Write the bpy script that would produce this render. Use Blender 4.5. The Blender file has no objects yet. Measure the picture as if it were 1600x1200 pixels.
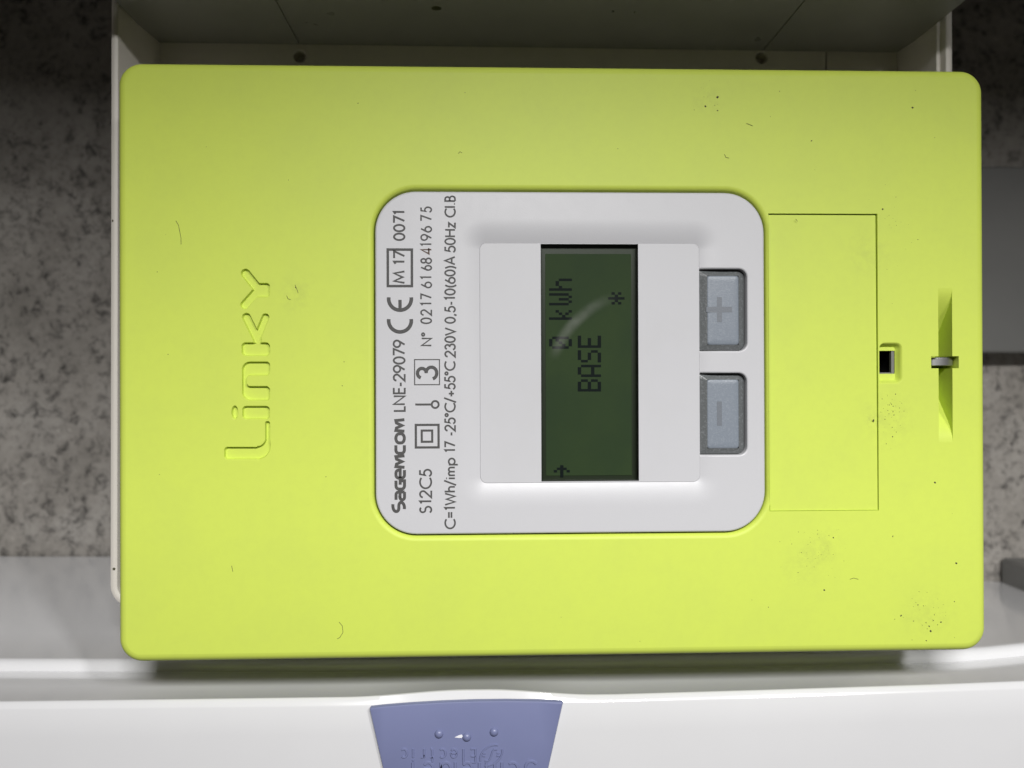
import bpy, bmesh, math, random
from mathutils import Vector, Matrix
from mathutils.geometry import delaunay_2d_cdt

random.seed(7)
sc = bpy.context.scene
COL = sc.collection

# ------------------------------------------------------------------ camera
# Working axes in millimetres: u = right along the wall, v = up, w = out of the wall.
# World: X = u, Y = -w, Z = v (metres).
F = 1330.0                      # focal length in photo pixels (1600 wide)
CAM_W = 289.0                   # camera distance from the wall
NX, NY = 755.0, 605.0           # where the wall's normal meets the picture
def _basis():
    n = Vector(((NX-800)/F, (600-NY)/F, -1)).normalized()
    wv = -n
    uv = (Vector((1, 0, 0)) - wv*wv.x).normalized()
    vv = wv.cross(uv)
    return uv, vv, wv            # u, v, w axes in camera coordinates
UB, VB, WB = _basis()
cam_data = bpy.data.cameras.new('camera')
cam_data.sensor_width = 36.0
cam_data.lens = 36.0*F/1600.0
cam_data.clip_start = 0.005
cam_data.clip_end = 50
cam_data.dof.use_dof = True
cam_data.dof.focus_distance = 0.202
cam_data.dof.aperture_fstop = 12.5
cam = bpy.data.objects.new('camera', cam_data)
COL.objects.link(cam)
# camera axes expressed in u,v,w are the columns of [UB;VB;WB]; then to world
cx = Vector((UB.x, -WB.x, VB.x)); cy = Vector((UB.y, -WB.y, VB.y)); cz = Vector((UB.z, -WB.z, VB.z))
m = Matrix.Identity(4)
for i, c in enumerate((cx, cy, cz)):
    for r in range(3):
        m[r][i] = c[r]
m.translation = Vector((0, -CAM_W/1000, 0))
cam.matrix_world = m
sc.camera = cam

# ------------------------------------------------------------------ world, lamps, exposure
world = bpy.data.worlds.new('World')
sc.world = world
world.use_nodes = True
bg = world.node_tree.nodes['Background']
bg.inputs['Color'].default_value = (1.0, 0.92, 0.80, 1)
bg.inputs['Strength'].default_value = 0.038

def area(name, loc_uvw, aim_uvw, sx, sy, power, col):
    d = bpy.data.lights.new(name, 'AREA')
    d.shape = 'RECTANGLE'; d.size = sx; d.size_y = sy; d.energy = power; d.color = col
    o = bpy.data.objects.new(name, d); COL.objects.link(o)
    a = Vector((loc_uvw[0], -loc_uvw[2], loc_uvw[1]))/1000
    b = Vector((aim_uvw[0], -aim_uvw[2], aim_uvw[1]))/1000
    o.location = a
    o.rotation_euler = (b-a).to_track_quat('-Z', 'Y').to_euler()
    return o
area('window_light', (30, 240, 560), (0, 0, 80), 0.20, 0.085, 3.2, (1.0, 0.99, 0.98))
area('doorway_light', (265, 240, 540), (60, 0, 80), 0.04, 0.08, 1.35, (1.0, 0.99, 0.98))

sc.view_settings.view_transform = 'Standard'
sc.view_settings.look = 'None'
sc.view_settings.exposure = 0.0
sc.view_settings.gamma = 1.0
sc.view_settings.use_curve_mapping = False
sc.render.engine = 'CYCLES'
sc.cycles.use_denoising = True
sc.cycles.max_bounces = 10

# ------------------------------------------------------------------ helpers
def ray(x, y):
    c = Vector(((x-800)/F, (600-y)/F, -1))
    return Vector((UB.dot(c), VB.dot(c), WB.dot(c)))
def unproj(x, y, w):
    """photo pixel -> (u, v) in mm on the plane at height w above the wall"""
    r = ray(x, y)
    t = (w-CAM_W)/r.z
    return (r.x*t, r.y*t)

class Frame:
    def __init__(s, px, py, w, roll=0.0):
        s.o = unproj(px, py, w); s.w = w; s.roll = roll
        s.c, s.s = math.cos(roll), math.sin(roll)
    def p(s, x, y, z=0.0):
        """pixel -> local (a, b) at local height z over the frame's plane"""
        u, v = unproj(x, y, s.w+z)
        u -= s.o[0]; v -= s.o[1]
        return (u*s.c+v*s.s, -u*s.s+v*s.c)

def link(o, parent=None, name=None):
    COL.objects.link(o)
    if parent is not None:
        o.parent = parent
    return o

def tag(o, label=None, cat=None, group=None, kind=None):
    if label: o['label'] = label
    if cat: o['category'] = cat
    if group: o['group'] = group
    if kind: o['kind'] = kind
    return o

def empty(name, u, v, w, roll=0.0):
    o = bpy.data.objects.new(name, None)
    o.empty_display_size = 0.02
    o.location = (u/1000, -w/1000, v/1000)
    o.rotation_euler = (0, -roll, 0)
    COL.objects.link(o)
    return o

class MB:
    """collects vertices (a, b, z in mm) and faces"""
    def __init__(s):
        s.v = []; s.f = []
    def add(s, pts):
        k = len(s.v); s.v.extend(pts); return list(range(k, k+len(pts)))
    def face(s, idx): s.f.append(tuple(idx))
    def strip(s, A, B, close=True):
        n = len(A)
        for i in range(n if close else n-1):
            j = (i+1) % n
            s.f.append((A[i], A[j], B[j], B[i]))
    def stack(s, rings, close=True, cap=None):
        ids = [s.add(r) for r in rings]
        for A, B in zip(ids, ids[1:]):
            s.strip(A, B, close)
        if cap == 'last': s.f.append(tuple(ids[-1]))
        if cap == 'first': s.f.append(tuple(reversed(ids[0])))
        return ids
    def box(s, a0, b0, z0, a1, b1, z1):
        i = s.add([(a0,b0,z0),(a1,b0,z0),(a1,b1,z0),(a0,b1,z0),(a0,b0,z1),(a1,b0,z1),(a1,b1,z1),(a0,b1,z1)])
        for q in ((3,2,1,0),(4,5,6,7),(0,1,5,4),(1,2,6,5),(2,3,7,6),(3,0,4,7)):
            s.f.append(tuple(i[k] for k in q))
    def build(s, name, mat, parent=None, smooth=35, bevel=0.0, off=(0,0,0), merge=0.0):
        me = bpy.data.meshes.new(name)
        vs = [((a-off[0])/1000, -(z-off[2])/1000, (b-off[1])/1000) for a, b, z in s.v]
        me.from_pydata(vs, [], s.f)
        bm = bmesh.new(); bm.from_mesh(me)
        if merge: bmesh.ops.remove_doubles(bm, verts=bm.verts, dist=merge/1000)
        bmesh.ops.recalc_face_normals(bm, faces=bm.faces)
        bm.to_mesh(me); bm.free()
        if smooth is not None:
            me.polygons.foreach_set('use_smooth', [True]*len(me.polygons))
            me.set_sharp_from_angle(angle=math.radians(smooth))
        me.materials.append(mat)
        o = bpy.data.objects.new(name, me)
        COL.objects.link(o)
        if parent is not None: o.parent = parent
        if bevel:
            b = o.modifiers.new('bevel', 'BEVEL'); b.width = bevel/1000; b.segments = 3
            b.limit_method = 'ANGLE'; b.angle_limit = math.radians(40)
        return o

def rr(x0, y0, x1, y1, r, n=10):
    """rounded rectangle outline, counter-clockwise"""
    pts = []
    for cx_, cy_, a0 in ((x1-r, y1-r, 0), (x0+r, y1-r, 90), (x0+r, y0+r, 180), (x1-r, y0+r, 270)):
        for i in range(n+1):
            a = math.radians(a0+90*i/n)
            pts.append((cx_+r*math.cos(a), cy_+r*math.sin(a)))
    return pts
def rrect_off(R, d, n=10):
    x0, y0, x1, y1, r = R
    return rr(x0-d, y0-d, x1+d, y1+d, max(r+d, 0.02), n)
def rr_dist(R, x, y):
    x0, y0, x1, y1, r = R
    qx = abs(x-(x0+x1)/2)-(x1-x0)/2+r; qy = abs(y-(y0+y1)/2)-(y1-y0)/2+r
    return math.hypot(max(qx, 0), max(qy, 0))+min(max(qx, qy), 0)-r
def inside(poly, x, y):
    c = False; n = len(poly); j = n-1
    for i in range(n):
        xi, yi = poly[i]; xj, yj = poly[j]
        if (yi > y) != (yj > y) and x < (xj-xi)*(y-yi)/(yj-yi)+xi: c = not c
        j = i
    return c
def poly_inset(poly, d):
    """move a counter-clockwise outline inwards by d"""
    n = len(poly); out = []
    for i in range(n):
        p0, p1, p2 = Vector(poly[i-1]), Vector(poly[i]), Vector(poly[(i+1) % n])
        e1 = (p1-p0); e2 = (p2-p1)
        if e1.length < 1e-9: e1 = e2
        if e2.length < 1e-9: e2 = e1
        e1 = e1.normalized(); e2 = e2.normalized()
        n1 = Vector((-e1.y, e1.x)); n2 = Vector((-e2.y, e2.x))
        b = n1+n2
        if b.length < 1e-6: b = n1
        b = b.normalized()
        k = max(b.dot(n1), 0.4)
        out.append((p1.x+b.x*d/k, p1.y+b.y*d/k))
    return out
def fill(mb, outer, holes=(), extra=(), zf=lambda x, y: 0.0):
    """flat (or height-mapped) sheet inside outer, outside the holes"""
    vs, es = [], []
    for lp in [outer]+list(holes)+list(extra):
        k = len(vs); n = len(lp)
        vs.extend(Vector(p) for p in lp)
        es.extend((k+i, k+(i+1) % n) for i in range(n))
    ov, oe, of, *_ = delaunay_2d_cdt(vs, es, [], 0, 1e-5)
    ids = mb.add([(p.x, p.y, zf(p.x, p.y)) for p in ov])
    for f in of:
        c = sum((ov[i] for i in f), Vector((0, 0)))/len(f)
        if not inside(outer, c.x, c.y): continue
        if any(inside(h, c.x, c.y) for h in holes): continue
        mb.face([ids[i] for i in f])
def sst(t):
    t = min(max(t, 0), 1); return t*t*(3-2*t)
def z3(pts, z): return [(a, b, z) for a, b in pts]
def tube(mb, pts, r, n=8):
    rings = []
    P = [Vector(p) for p in pts]
    for i, p in enumerate(P):
        t = (P[min(i+1, len(P)-1)]-P[max(i-1, 0)]).normalized()
        a = t.cross(Vector((0, 0, 1)))
        if a.length < 1e-3: a = t.cross(Vector((0, 1, 0)))
        a.normalize(); b = t.cross(a)
        rings.append([tuple(p+a*r*math.cos(2*math.pi*k/n)+b*r*math.sin(2*math.pi*k/n)) for k in range(n)])
    ids = mb.stack(rings)
    mb.face(ids[0]); mb.face(ids[-1])

# ------------------------------------------------------------------ materials
def mat(name, col, rough=0.5, metal=0.0, coat=0.0, spec=0.5, bump=None, var=None, rvar=None, sss=0.0):
    m = bpy.data.materials.new(name); m.use_nodes = True
    nt = m.node_tree; b = nt.nodes['Principled BSDF']
    b.inputs['Base Color'].default_value = (*col, 1)
    b.inputs['Roughness'].default_value = rough
    b.inputs['Metallic'].default_value = metal
    b.inputs['Coat Weight'].default_value = coat
    b.inputs['Coat Roughness'].default_value = 0.14
    b.inputs['Specular IOR Level'].default_value = spec
    tc = nt.nodes.new('ShaderNodeTexCoord')
    def noise(scale, detail=3, rough_=0.55):
        n = nt.nodes.new('ShaderNodeTexNoise'); n.inputs['Scale'].default_value = scale
        n.inputs['Detail'].default_value = detail; n.inputs['Roughness'].default_value = rough_
        nt.links.new(tc.outputs['Object'], n.inputs['Vector']); return n
    if bump:
        n = noise(bump[0], 2)
        bn = nt.nodes.new('ShaderNodeBump'); bn.inputs['Strength'].default_value = bump[1]
        bn.inputs['Distance'].default_value = bump[2] if len(bump) > 2 else 0.0001
        nt.links.new(n.outputs['Fac'], bn.inputs['Height'])
        nt.links.new(bn.outputs['Normal'], b.inputs['Normal'])
    if var:   # (scale, colour at the other end, lo, hi)
        n = noise(var[0], 5)
        r = nt.nodes.new('ShaderNodeMapRange'); r.inputs['From Min'].default_value = var[2]; r.inputs['From Max'].default_value = var[3]
        nt.links.new(n.outputs['Fac'], r.inputs['Value'])
        mx = nt.nodes.new('ShaderNodeMix'); mx.data_type = 'RGBA'
        mx.inputs['A'].default_value = (*col, 1); mx.inputs['B'].default_value = (*var[1], 1)
        nt.links.new(r.outputs['Result'], mx.inputs['Factor'])
        nt.links.new(mx.outputs['Result'], b.inputs['Base Color'])
    if rvar:
        n = noise(rvar[0], 4)
        r = nt.nodes.new('ShaderNodeMapRange'); r.inputs['From Min'].default_value = 0.3; r.inputs['From Max'].default_value = 0.7
        r.inputs['To Min'].default_value = rvar[1]; r.inputs['To Max'].default_value = rvar[2]
        nt.links.new(n.outputs['Fac'], r.inputs['Value'])
        nt.links.new(r.outputs['Result'], b.inputs['Roughness'])
    return m

GREEN = mat('green_plastic', (0.585, 0.70, 0.105), 0.5, spec=0.28, bump=(5200, 0.10, 0.00005), var=(60, (0.565, 0.675, 0.108), 0.45, 0.75))
BEZEL = mat('bezel_grey_white_plastic', (0.54, 0.54, 0.56), 0.36, spec=0.5, bump=(4200, 0.22, 0.00006), rvar=(300, 0.37, 0.42))
FRAMEW = mat('display_frame_plastic', (0.535, 0.535, 0.555), 0.42, spec=0.45, bump=(3000, 0.06, 0.00004), var=(70, (0.52, 0.52, 0.535), 0.5, 0.8))
INK = mat('grey_print_ink', (0.055, 0.054, 0.053), 0.6, var=(6000, (0.10, 0.098, 0.096), 0.5, 0.7))
INKRED = mat('brown_print_ink', (0.09, 0.055, 0.036), 0.6)
BLACK = mat('black_plastic', (0.008, 0.008, 0.008), 0.4)
LCDM = mat('display_green_film', (0.033, 0.056, 0.021), 0.6, spec=0.12, var=(45, (0.025, 0.045, 0.021), 0.4, 0.7))
LCDB = mat('display_border_film', (0.018, 0.026, 0.014), 0.35, spec=0.3)
LCDINK = mat('display_segment_ink', (0.005, 0.009, 0.009), 0.6, spec=0.08)
CAPM = mat('button_cap_rubber', (0.20, 0.228, 0.268), 0.38, bump=(3000, 0.45, 0.0001), var=(2500, (0.25, 0.28, 0.32), 0.5, 0.75))
SKIRTM = mat('button_skirt_rubber', (0.120, 0.128, 0.130), 0.28, bump=(2400, 0.5, 0.00016), var=(2200, (0.21, 0.22, 0.23), 0.52, 0.75))
SYMM = mat('button_symbol_grey', (0.150, 0.166, 0.19), 0.45, bump=(3400, 0.4, 0.0001))
LUGM = mat('grey_metal', (0.42, 0.42, 0.42), 0.32, metal=0.9, bump=(900, 0.08))
BASEM = mat('meter_base_plastic', (0.55, 0.55, 0.53), 0.5)
CREAM = mat('cream_panel_plastic', (0.74, 0.70, 0.64), 0.5, bump=(1800, 0.08), var=(25, (0.66, 0.62, 0.56), 0.45, 0.75))
DARKB = mat('grey_cabinet_plastic', (0.27, 0.275, 0.235), 0.32, bump=(900, 0.08), var=(18, (0.22, 0.225, 0.19), 0.4, 0.75), rvar=(30, 0.25, 0.45))
WHITEG = mat('glossy_white_plastic', (0.74, 0.74, 0.755), 0.13, coat=1.0, rvar=(25, 0.07, 0.18), var=(14, (0.70, 0.70, 0.715), 0.45, 0.8))
BLUE = mat('blue_violet_plastic', (0.185, 0.205, 0.36), 0.34, bump=(2500, 0.07), var=(40, (0.17, 0.19, 0.335), 0.45, 0.75))
TRUNK = mat('grey_trunking_plastic', (0.165, 0.165, 0.158), 0.55, bump=(600, 0.1), var=(20, (0.135, 0.135, 0.13), 0.4, 0.75))
DUST = mat('dust_dark', (0.075, 0.07, 0.035), 0.9)
WHITEG.node_tree.nodes['Principled BSDF'].inputs['Coat IOR'].default_value = 1.65
GLINT = mat('glint_white', (0.85, 0.85, 0.9), 0.1)

def glass_mat():
    m = bpy.data.materials.new('clear_display_window'); m.use_nodes = True
    nt = m.node_tree; nt.nodes.clear()
    out = nt.nodes.new('ShaderNodeOutputMaterial')
    tr = nt.nodes.new('ShaderNodeBsdfTransparent'); tr.inputs['Color'].default_value = (0.93, 0.95, 0.92, 1)
    gl = nt.nodes.new('ShaderNodeBsdfGlossy'); gl.inputs['Roughness'].default_value = 0.06
    fr = nt.nodes.new('ShaderNodeFresnel'); fr.inputs['IOR'].default_value = 1.49
    mx = nt.nodes.new('ShaderNodeMixShader')
    nt.links.new(fr.outputs[0], mx.inputs[0]); nt.links.new(tr.outputs[0], mx.inputs[1]); nt.links.new(gl.outputs[0], mx.inputs[2])
    # faint reflected glare painted into the window: an arc in object space
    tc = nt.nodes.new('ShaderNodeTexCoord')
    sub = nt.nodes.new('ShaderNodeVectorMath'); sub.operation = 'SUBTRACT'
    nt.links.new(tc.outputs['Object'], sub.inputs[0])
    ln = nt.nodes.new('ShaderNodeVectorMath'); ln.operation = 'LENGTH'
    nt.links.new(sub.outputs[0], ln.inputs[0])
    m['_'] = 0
    return m, nt, out, mx, sub, ln
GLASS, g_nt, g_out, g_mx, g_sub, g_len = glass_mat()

def concrete_mat():
    m = bpy.data.materials.new('rough_concrete'); m.use_nodes = True
    nt = m.node_tree; b = nt.nodes['Principled BSDF']; b.inputs['Roughness'].default_value = 0.92
    tc = nt.nodes.new('ShaderNodeTexCoord')
    def noise(scale, det, rg=0.6, dist=0.0):
        n = nt.nodes.new('ShaderNodeTexNoise'); n.inputs['Scale'].default_value = scale; n.inputs['Detail'].default_value = det
        n.inputs['Roughness'].default_value = rg; n.inputs['Distortion'].default_value = dist
        nt.links.new(tc.outputs['Object'], n.inputs['Vector']); return n
    def ramp(src, stops):
        r = nt.nodes.new('ShaderNodeValToRGB'); e = r.color_ramp.elements
        e[0].position, e[0].color = stops[0][0], (*stops[0][1], 1)
        e[1].position, e[1].color = stops[-1][0], (*stops[-1][1], 1)
        for p, c in stops[1:-1]:
            q = e.new(p); q.color = (*c, 1)
        nt.links.new(src, r.inputs['Fac']); return r
    base = ramp(noise(38, 6, 0.62).outputs['Fac'], [(0.30, (0.225, 0.21, 0.188)), (0.5, (0.30, 0.28, 0.255)), (0.72, (0.375, 0.355, 0.328))])
    pit = ramp(noise(220, 5, 0.62, 0.4).outputs['Fac'], [(0.32, (0.24,)*3), (0.41, (0.74,)*3), (0.49, (1,)*3), (0.66, (1.0,)*3), (0.72, (1.35,)*3)])
    big = ramp(noise(420, 3, 0.6, 0.2).outputs['Fac'], [(0.32, (0.55,)*3), (0.45, (1,)*3), (0.68, (1.18,)*3)])
    m1 = nt.nodes.new('ShaderNodeMix'); m1.data_type = 'RGBA'; m1.blend_type = 'MULTIPLY'; m1.inputs['Factor'].default_value = 0.9
    nt.links.new(base.outputs[0], m1.inputs['A']); nt.links.new(pit.outputs[0], m1.inputs['B'])
    m2 = nt.nodes.new('ShaderNodeMix'); m2.data_type = 'RGBA'; m2.blend_type = 'MULTIPLY'; m2.inputs['Factor'].default_value = 0.8
    nt.links.new(m1.outputs['Result'], m2.inputs['A']); nt.links.new(big.outputs[0], m2.inputs['B'])
    nt.links.new(m2.outputs['Result'], b.inputs['Base Color'])
    bn = nt.nodes.new('ShaderNodeBump'); bn.inputs['Strength'].default_value = 0.8; bn.inputs['Distance'].default_value = 0.0012
    nt.links.new(m1.outputs['Result'], bn.inputs['Height']); nt.links.new(bn.outputs['Normal'], b.inputs['Normal'])
    return m
CONC = concrete_mat()

# ------------------------------------------------------------------ stroke lettering
def arc(cx_, cy_, rx, ry, a0, a1, n=None):
    n = n or max(4, int(abs(a1-a0)/14))
    return [(cx_+rx*math.cos(math.radians(a0+(a1-a0)*i/n)), cy_+ry*math.sin(math.radians(a0+(a1-a0)*i/n))) for i in range(n+1)]
def O(cx_, cy_, rx, ry): return arc(cx_, cy_, rx, ry, 90, 450, 28)
XH = 0.62
G = {
 '0': (0.60, [O(.30, .5, .25, .5)]),
 '1': (0.40, [[(.08, .86), (.24, 1), (.24, 0)]]),
 '2': (0.58, [arc(.28, .73, .24, .27, 175, -38)+[(.03, 0), (.55, 0)]]),
 '3': (0.58, [arc(.27, .77, .20, .23, 165, -90), arc(.27, .28, .25, .28, 88, -165)]),
 '4': (0.62, [[(.45, 0), (.45, 1), (.03, .25), (.60, .25)]]),
 '5': (0.58, [[(.50, 1), (.19, 1), (.11, .56)]+arc(.27, .32, .26, .32, 118, -155)]),
 '6': (0.60, [O(.30, .30, .26, .30), [(.36, 1), (.07, .44)]]),
 '7': (0.56, [[(.03, 1), (.53, 1), (.18, 0)]]),
 '8': (0.58, [O(.29, .76, .20, .24), O(.29, .27, .25, .27)]),
 '9': (0.60, [O(.30, .70, .26, .30), [(.24, 0), (.53, .56)]]),
 'A': (0.74, [[(.03, 0), (.37, 1), (.71, 0)], [(.15, .32), (.59, .32)]]),
 'B': (0.58, [[(.07, 0), (.07, 1), (.25, 1)]+arc(.27, .77, .20, .23, 90, -90)+[(.07, .54)], [(.27, .54)]+arc(.28, .27, .25, .27, 90, -90)+[(.07, 0)]]),
 'C': (0.84, [arc(.53, .5, .48, .5, 48, 312)]),
 'E': (0.52, [[(.50, 1), (.07, 1), (.07, 0), (.50, 0)], [(.07, .53), (.47, .53)]]),
 'H': (0.72, [[(.07, 0), (.07, 1)], [(.63, 0), (.63, 1)], [(.07, .53), (.63, .53)]]),
 'L': (0.46, [[(.07, 1), (.07, 0), (.44, 0)]]),
 'M': (0.92, [[(.05, 0), (.18, 1), (.46, .18), (.74, 1), (.87, 0)]]),
 'N': (0.78, [[(.07, 0), (.07, 1), (.69, 0), (.69, 1)]]),
 'S': (0.58, [arc(.28, .76, .20, .24, 40, 250, 12)+arc(.27, .27, .24, .27, 70, -150, 12)]),
 'V': (0.70, [[(.02, 1), (.34, 0), (.66, 1)]]),
 'W': (1.02, [[(.02, 1), (.27, 0), (.51, .86), (.75, 0), (1.0, 1)]]),
 'h': (0.54, [[(.07, 0), (.07, 1.05)], arc(.27, .40, .20, .22, 170, 0)+[(.47, 0)]]),
 'n': (0.54, [[(.07, 0), (.07, XH)], arc(.27, .40, .20, .22, 170, 0)+[(.47, 0)]]),
 'i': (0.20, [[(.09, 0), (.09, XH)], [(.09, .80), (.09, .90)]]),
 'l': (0.20, [[(.09, 0), (.09, 1.05)]]),
 'm': (0.84, [[(.07, 0), (.07, XH)], arc(.23, .42, .16, .20, 170, 0)+[(.39, 0)], arc(.57, .42, .18, .20, 170, 0)+[(.75, 0)]]),
 'p': (0.64, [[(.07, XH), (.07, -.30)], O(.34, .31, .27, .31)]),
 'd': (0.64, [[(.57, 1.05), (.57, 0)], O(.30, .31, .27, .31)]),
 'z': (0.48, [[(.04, XH), (.43, XH), (.04, 0), (.46, 0)]]),
 'c': (0.54, [arc(.34, .31, .29, .31, 50, 310)]),
 'e': (0.62, [[(.05, .31), (.58, .31)]+arc(.32, .31, .27, .31, 0, 320)]),
 'r': (0.36, [[(.07, 0), (.07, XH)], arc(.27, .38, .20, .24, 170, 70)]),
 't': (0.34, [[(.16, .95), (.16, .12)]+arc(.26, .12, .10, .12, 180, 280), [(.02, XH), (.32, XH)]]),
 '=': (0.60, [[(.05, .36), (.55, .36)], [(.05, .62), (.55, .62)]]),
 '/': (0.42, [[(.0, -.12), (.40, 1.1)]]),
 '-': (0.36, [[(.04, .36), (.32, .36)]]),
 '+': (0.60, [[(.04, .36), (.56, .36)], [(.30, .10), (.30, .62)]]),
 '°': (0.34, [O(.16, .85, .12, .13)]),
 ',': (0.26, [[(.15, .10), (.06, -.16)]]),
 '.': (0.24, [[(.11, 0), (.11, .11)]]),
 '(': (0.30, [arc(.46, .42, .36, .68, 125, 235)]),
 ')': (0.30, [arc(-.16, .42, .36, .68, 55, -55)]),
 ' ': (0.30, []),
}
def ribbon(mb, pts, hw, z, T, closed=False, taper=None):
    P = []
    for p in pts:
        p = Vector(p)
        if not P or (p-P[-1]).length > 1e-5: P.append(p)
    if (P[0]-P[-1]).length < 1e-4 and len(P) > 3:
        closed = True; P.pop()
    n = len(P); L, R = [], []
    for i in range(n):
        a = P[i-1] if (i > 0 or closed) else None
        c = P[(i+1) % n] if (i < n-1 or closed) else None
        e1 = (P[i]-a).normalized() if a is not None else None
        e2 = (c-P[i]).normalized() if c is not None else None
        if e1 is None: e1 = e2
        if e2 is None: e2 = e1
        n1 = Vector((-e1.y, e1.x)); n2 = Vector((-e2.y, e2.x))
        b = n1+n2
        b = n1 if b.length < 1e-6 else b.normalized()
        k = max(b.dot(n1), 0.45)
        L.append(P[i]+b*hw/k); R.append(P[i]-b*hw/k)
    A = mb.add([(*T(p), z) for p in L]); B = mb.add([(*T(p), z) for p in R])
    mb.strip(A, B, closed)
def strokes_of(text, width=None, cap=1.0, gap=0.10):
    """strokes of a line of lettering in text units, scaled so that it is `width` long"""
    x = 0; out = []
    for ch in text:
        adv, st = G[ch]
        for s_ in st: out.append([(x+px, py) for px, py in s_])
        x += adv+gap
    x -= gap
    k = (width/x) if width else cap
    return [[(px*k, py*cap) for px, py in s_] for s_ in out], x*k
_lvl = [0]
def write(mb, strokes, hw, T, z):
    for s_ in strokes:
        _lvl[0] = (_lvl[0]+1) % 7
        ribbon(mb, s_, hw, z+0.004*_lvl[0], T)

# ------------------------------------------------------------------ the setting: concrete wall
WALL_W = -20.0
mb = MB()
N = 60
for j in range(N+1):
    for i in range(N+1):
        u = -420+840*i/N; v = -320+640*j/N
        mb.v.append((u, v, WALL_W+random.uniform(-0.9, 0.0)-0.2))
for j in range(N):
    for i in range(N):
        k = j*(N+1)+i
        mb.f.append((k, k+1, k+N+2, k+N+1))
wall = mb.build('wall', CONC, None, smooth=80)
tag(wall, 'rough speckled grey concrete wall behind the meter', kind='structure')
# unseen board added above the picture's edge to shade the wall and meter
mb = MB(); mb.box(-420, 172, WALL_W, 420, 190, 386)
side = mb.build('shade_board', DARKB, None, bevel=2.0)
tag(side, 'grey board added out of view above the meter for shade', kind='structure')

# ------------------------------------------------------------------ cream mounting panel with raised rim
W_FLOOR, W_RIM = 41.5, 64.0
pu = lambda x, y, w: unproj(x, y, w)
L_out = pu(171, 500, W_RIM)[0]; L_in = pu(184, 300, W_RIM)[0]
R_out = pu(1490, 60, W_RIM)[0]; R_in = pu(1476, 60, W_RIM)[0]
B_out = pu(190, 951, W_RIM)[1]
DP_V = pu(800, 74, W_FLOOR)[1]            # where the tall side of the next cabinet stands
T_out = DP_V+70
panel = empty('mounting_panel', (L_out+R_out)/2, B_out, 0)
tag(panel, 'cream plastic mounting panel with raised rim behind the green meter', 'panel')
po = ((L_out+R_out)/2, B_out, 0)
# rim: profile swept round the panel's outline
RO = (L_out, B_out, R_out, T_out, 6.0)
mb = MB()
th = L_in-L_out
rings = []
for d, z in ((0.8, WALL_W+0.6), (0.0, W_RIM-1.0), (-0.3, W_RIM-0.3), (-0.9, W_RIM), (-th+0.6, W_RIM), (-th+0.1, W_RIM-0.3), (-th-0.1, W_RIM-1.0), (-th-2.3, W_FLOOR-0.4)):
    rings.append(z3(rrect_off(RO, d, 8), z))
mb.stack(rings)
mb.build('rim', CREAM, panel, off=po)
mb = MB()
hole_c = [pu(468, 88, W_FLOOR), pu(1190, 90, W_FLOOR)]
holes = [[(c[0]+1.95*math.cos(2*math.pi*k/28), c[1]+1.95*math.sin(2*math.pi*k/28)) for k in range(28)] for c in hole_c]
seam_u = pu(1291, 90, W_FLOOR)[0]
fo = (L_in+1.9, B_out+th+1.9, R_in-1.9, T_out-th-1.9)
for a0, a1 in ((fo[0], seam_u-0.2), (seam_u+0.2, fo[2])):
    outer = [(a0, fo[1]), (a1, fo[1]), (a1, fo[3]), (a0, fo[3])]
    hs = [h for h, c in zip(holes, hole_c) if a0 < c[0] < a1]
    fill(mb, outer, hs, zf=lambda x, y: W_FLOOR)
    mb.stack([z3(outer, W_FLOOR), z3(outer, W_FLOOR-3)])
    for h in hs:
        mb.stack([z3(h, W_FLOOR), z3(poly_inset(h, 0.25), W_FLOOR-0.3), z3(poly_inset(h, 0.3), W_FLOOR-5)], cap='last')
mb.build('back_plate', CREAM, panel, off=po)
for (x, y, hx, hy) in ((178, 889, 0.35, 0.35), (176, 345, 0.2, 0.3)):
    c = pu(x, y, W_RIM)
    mb = MB(); mb.stack([z3(rr(c[0]-hx, c[1]-hy, c[0]+hx, c[1]+hy, min(hx, hy)*0.9, 4), W_RIM-0.1), z3(rr(c[0]-hx, c[1]-hy, c[0]+hx, c[1]+hy, min(hx, hy)*0.9, 4), W_RIM+0.03)], cap='last')
    mb.build('scuff_mark', DUST, panel, off=po, smooth=None)
mb = MB()
x0 = pu(1462, 66, 60)[0]; 
# solid strip added to stand for the lit gap at the right-hand rim
rb = pu(1467, 70, 52)
mb.box(R_in-0.9, rb[1]-12, 47, R_in+0.4, rb[1]+3.0, 61.5)
mb.build('lit_gap_rib', CREAM, panel, off=po, bevel=0.3)

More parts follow.
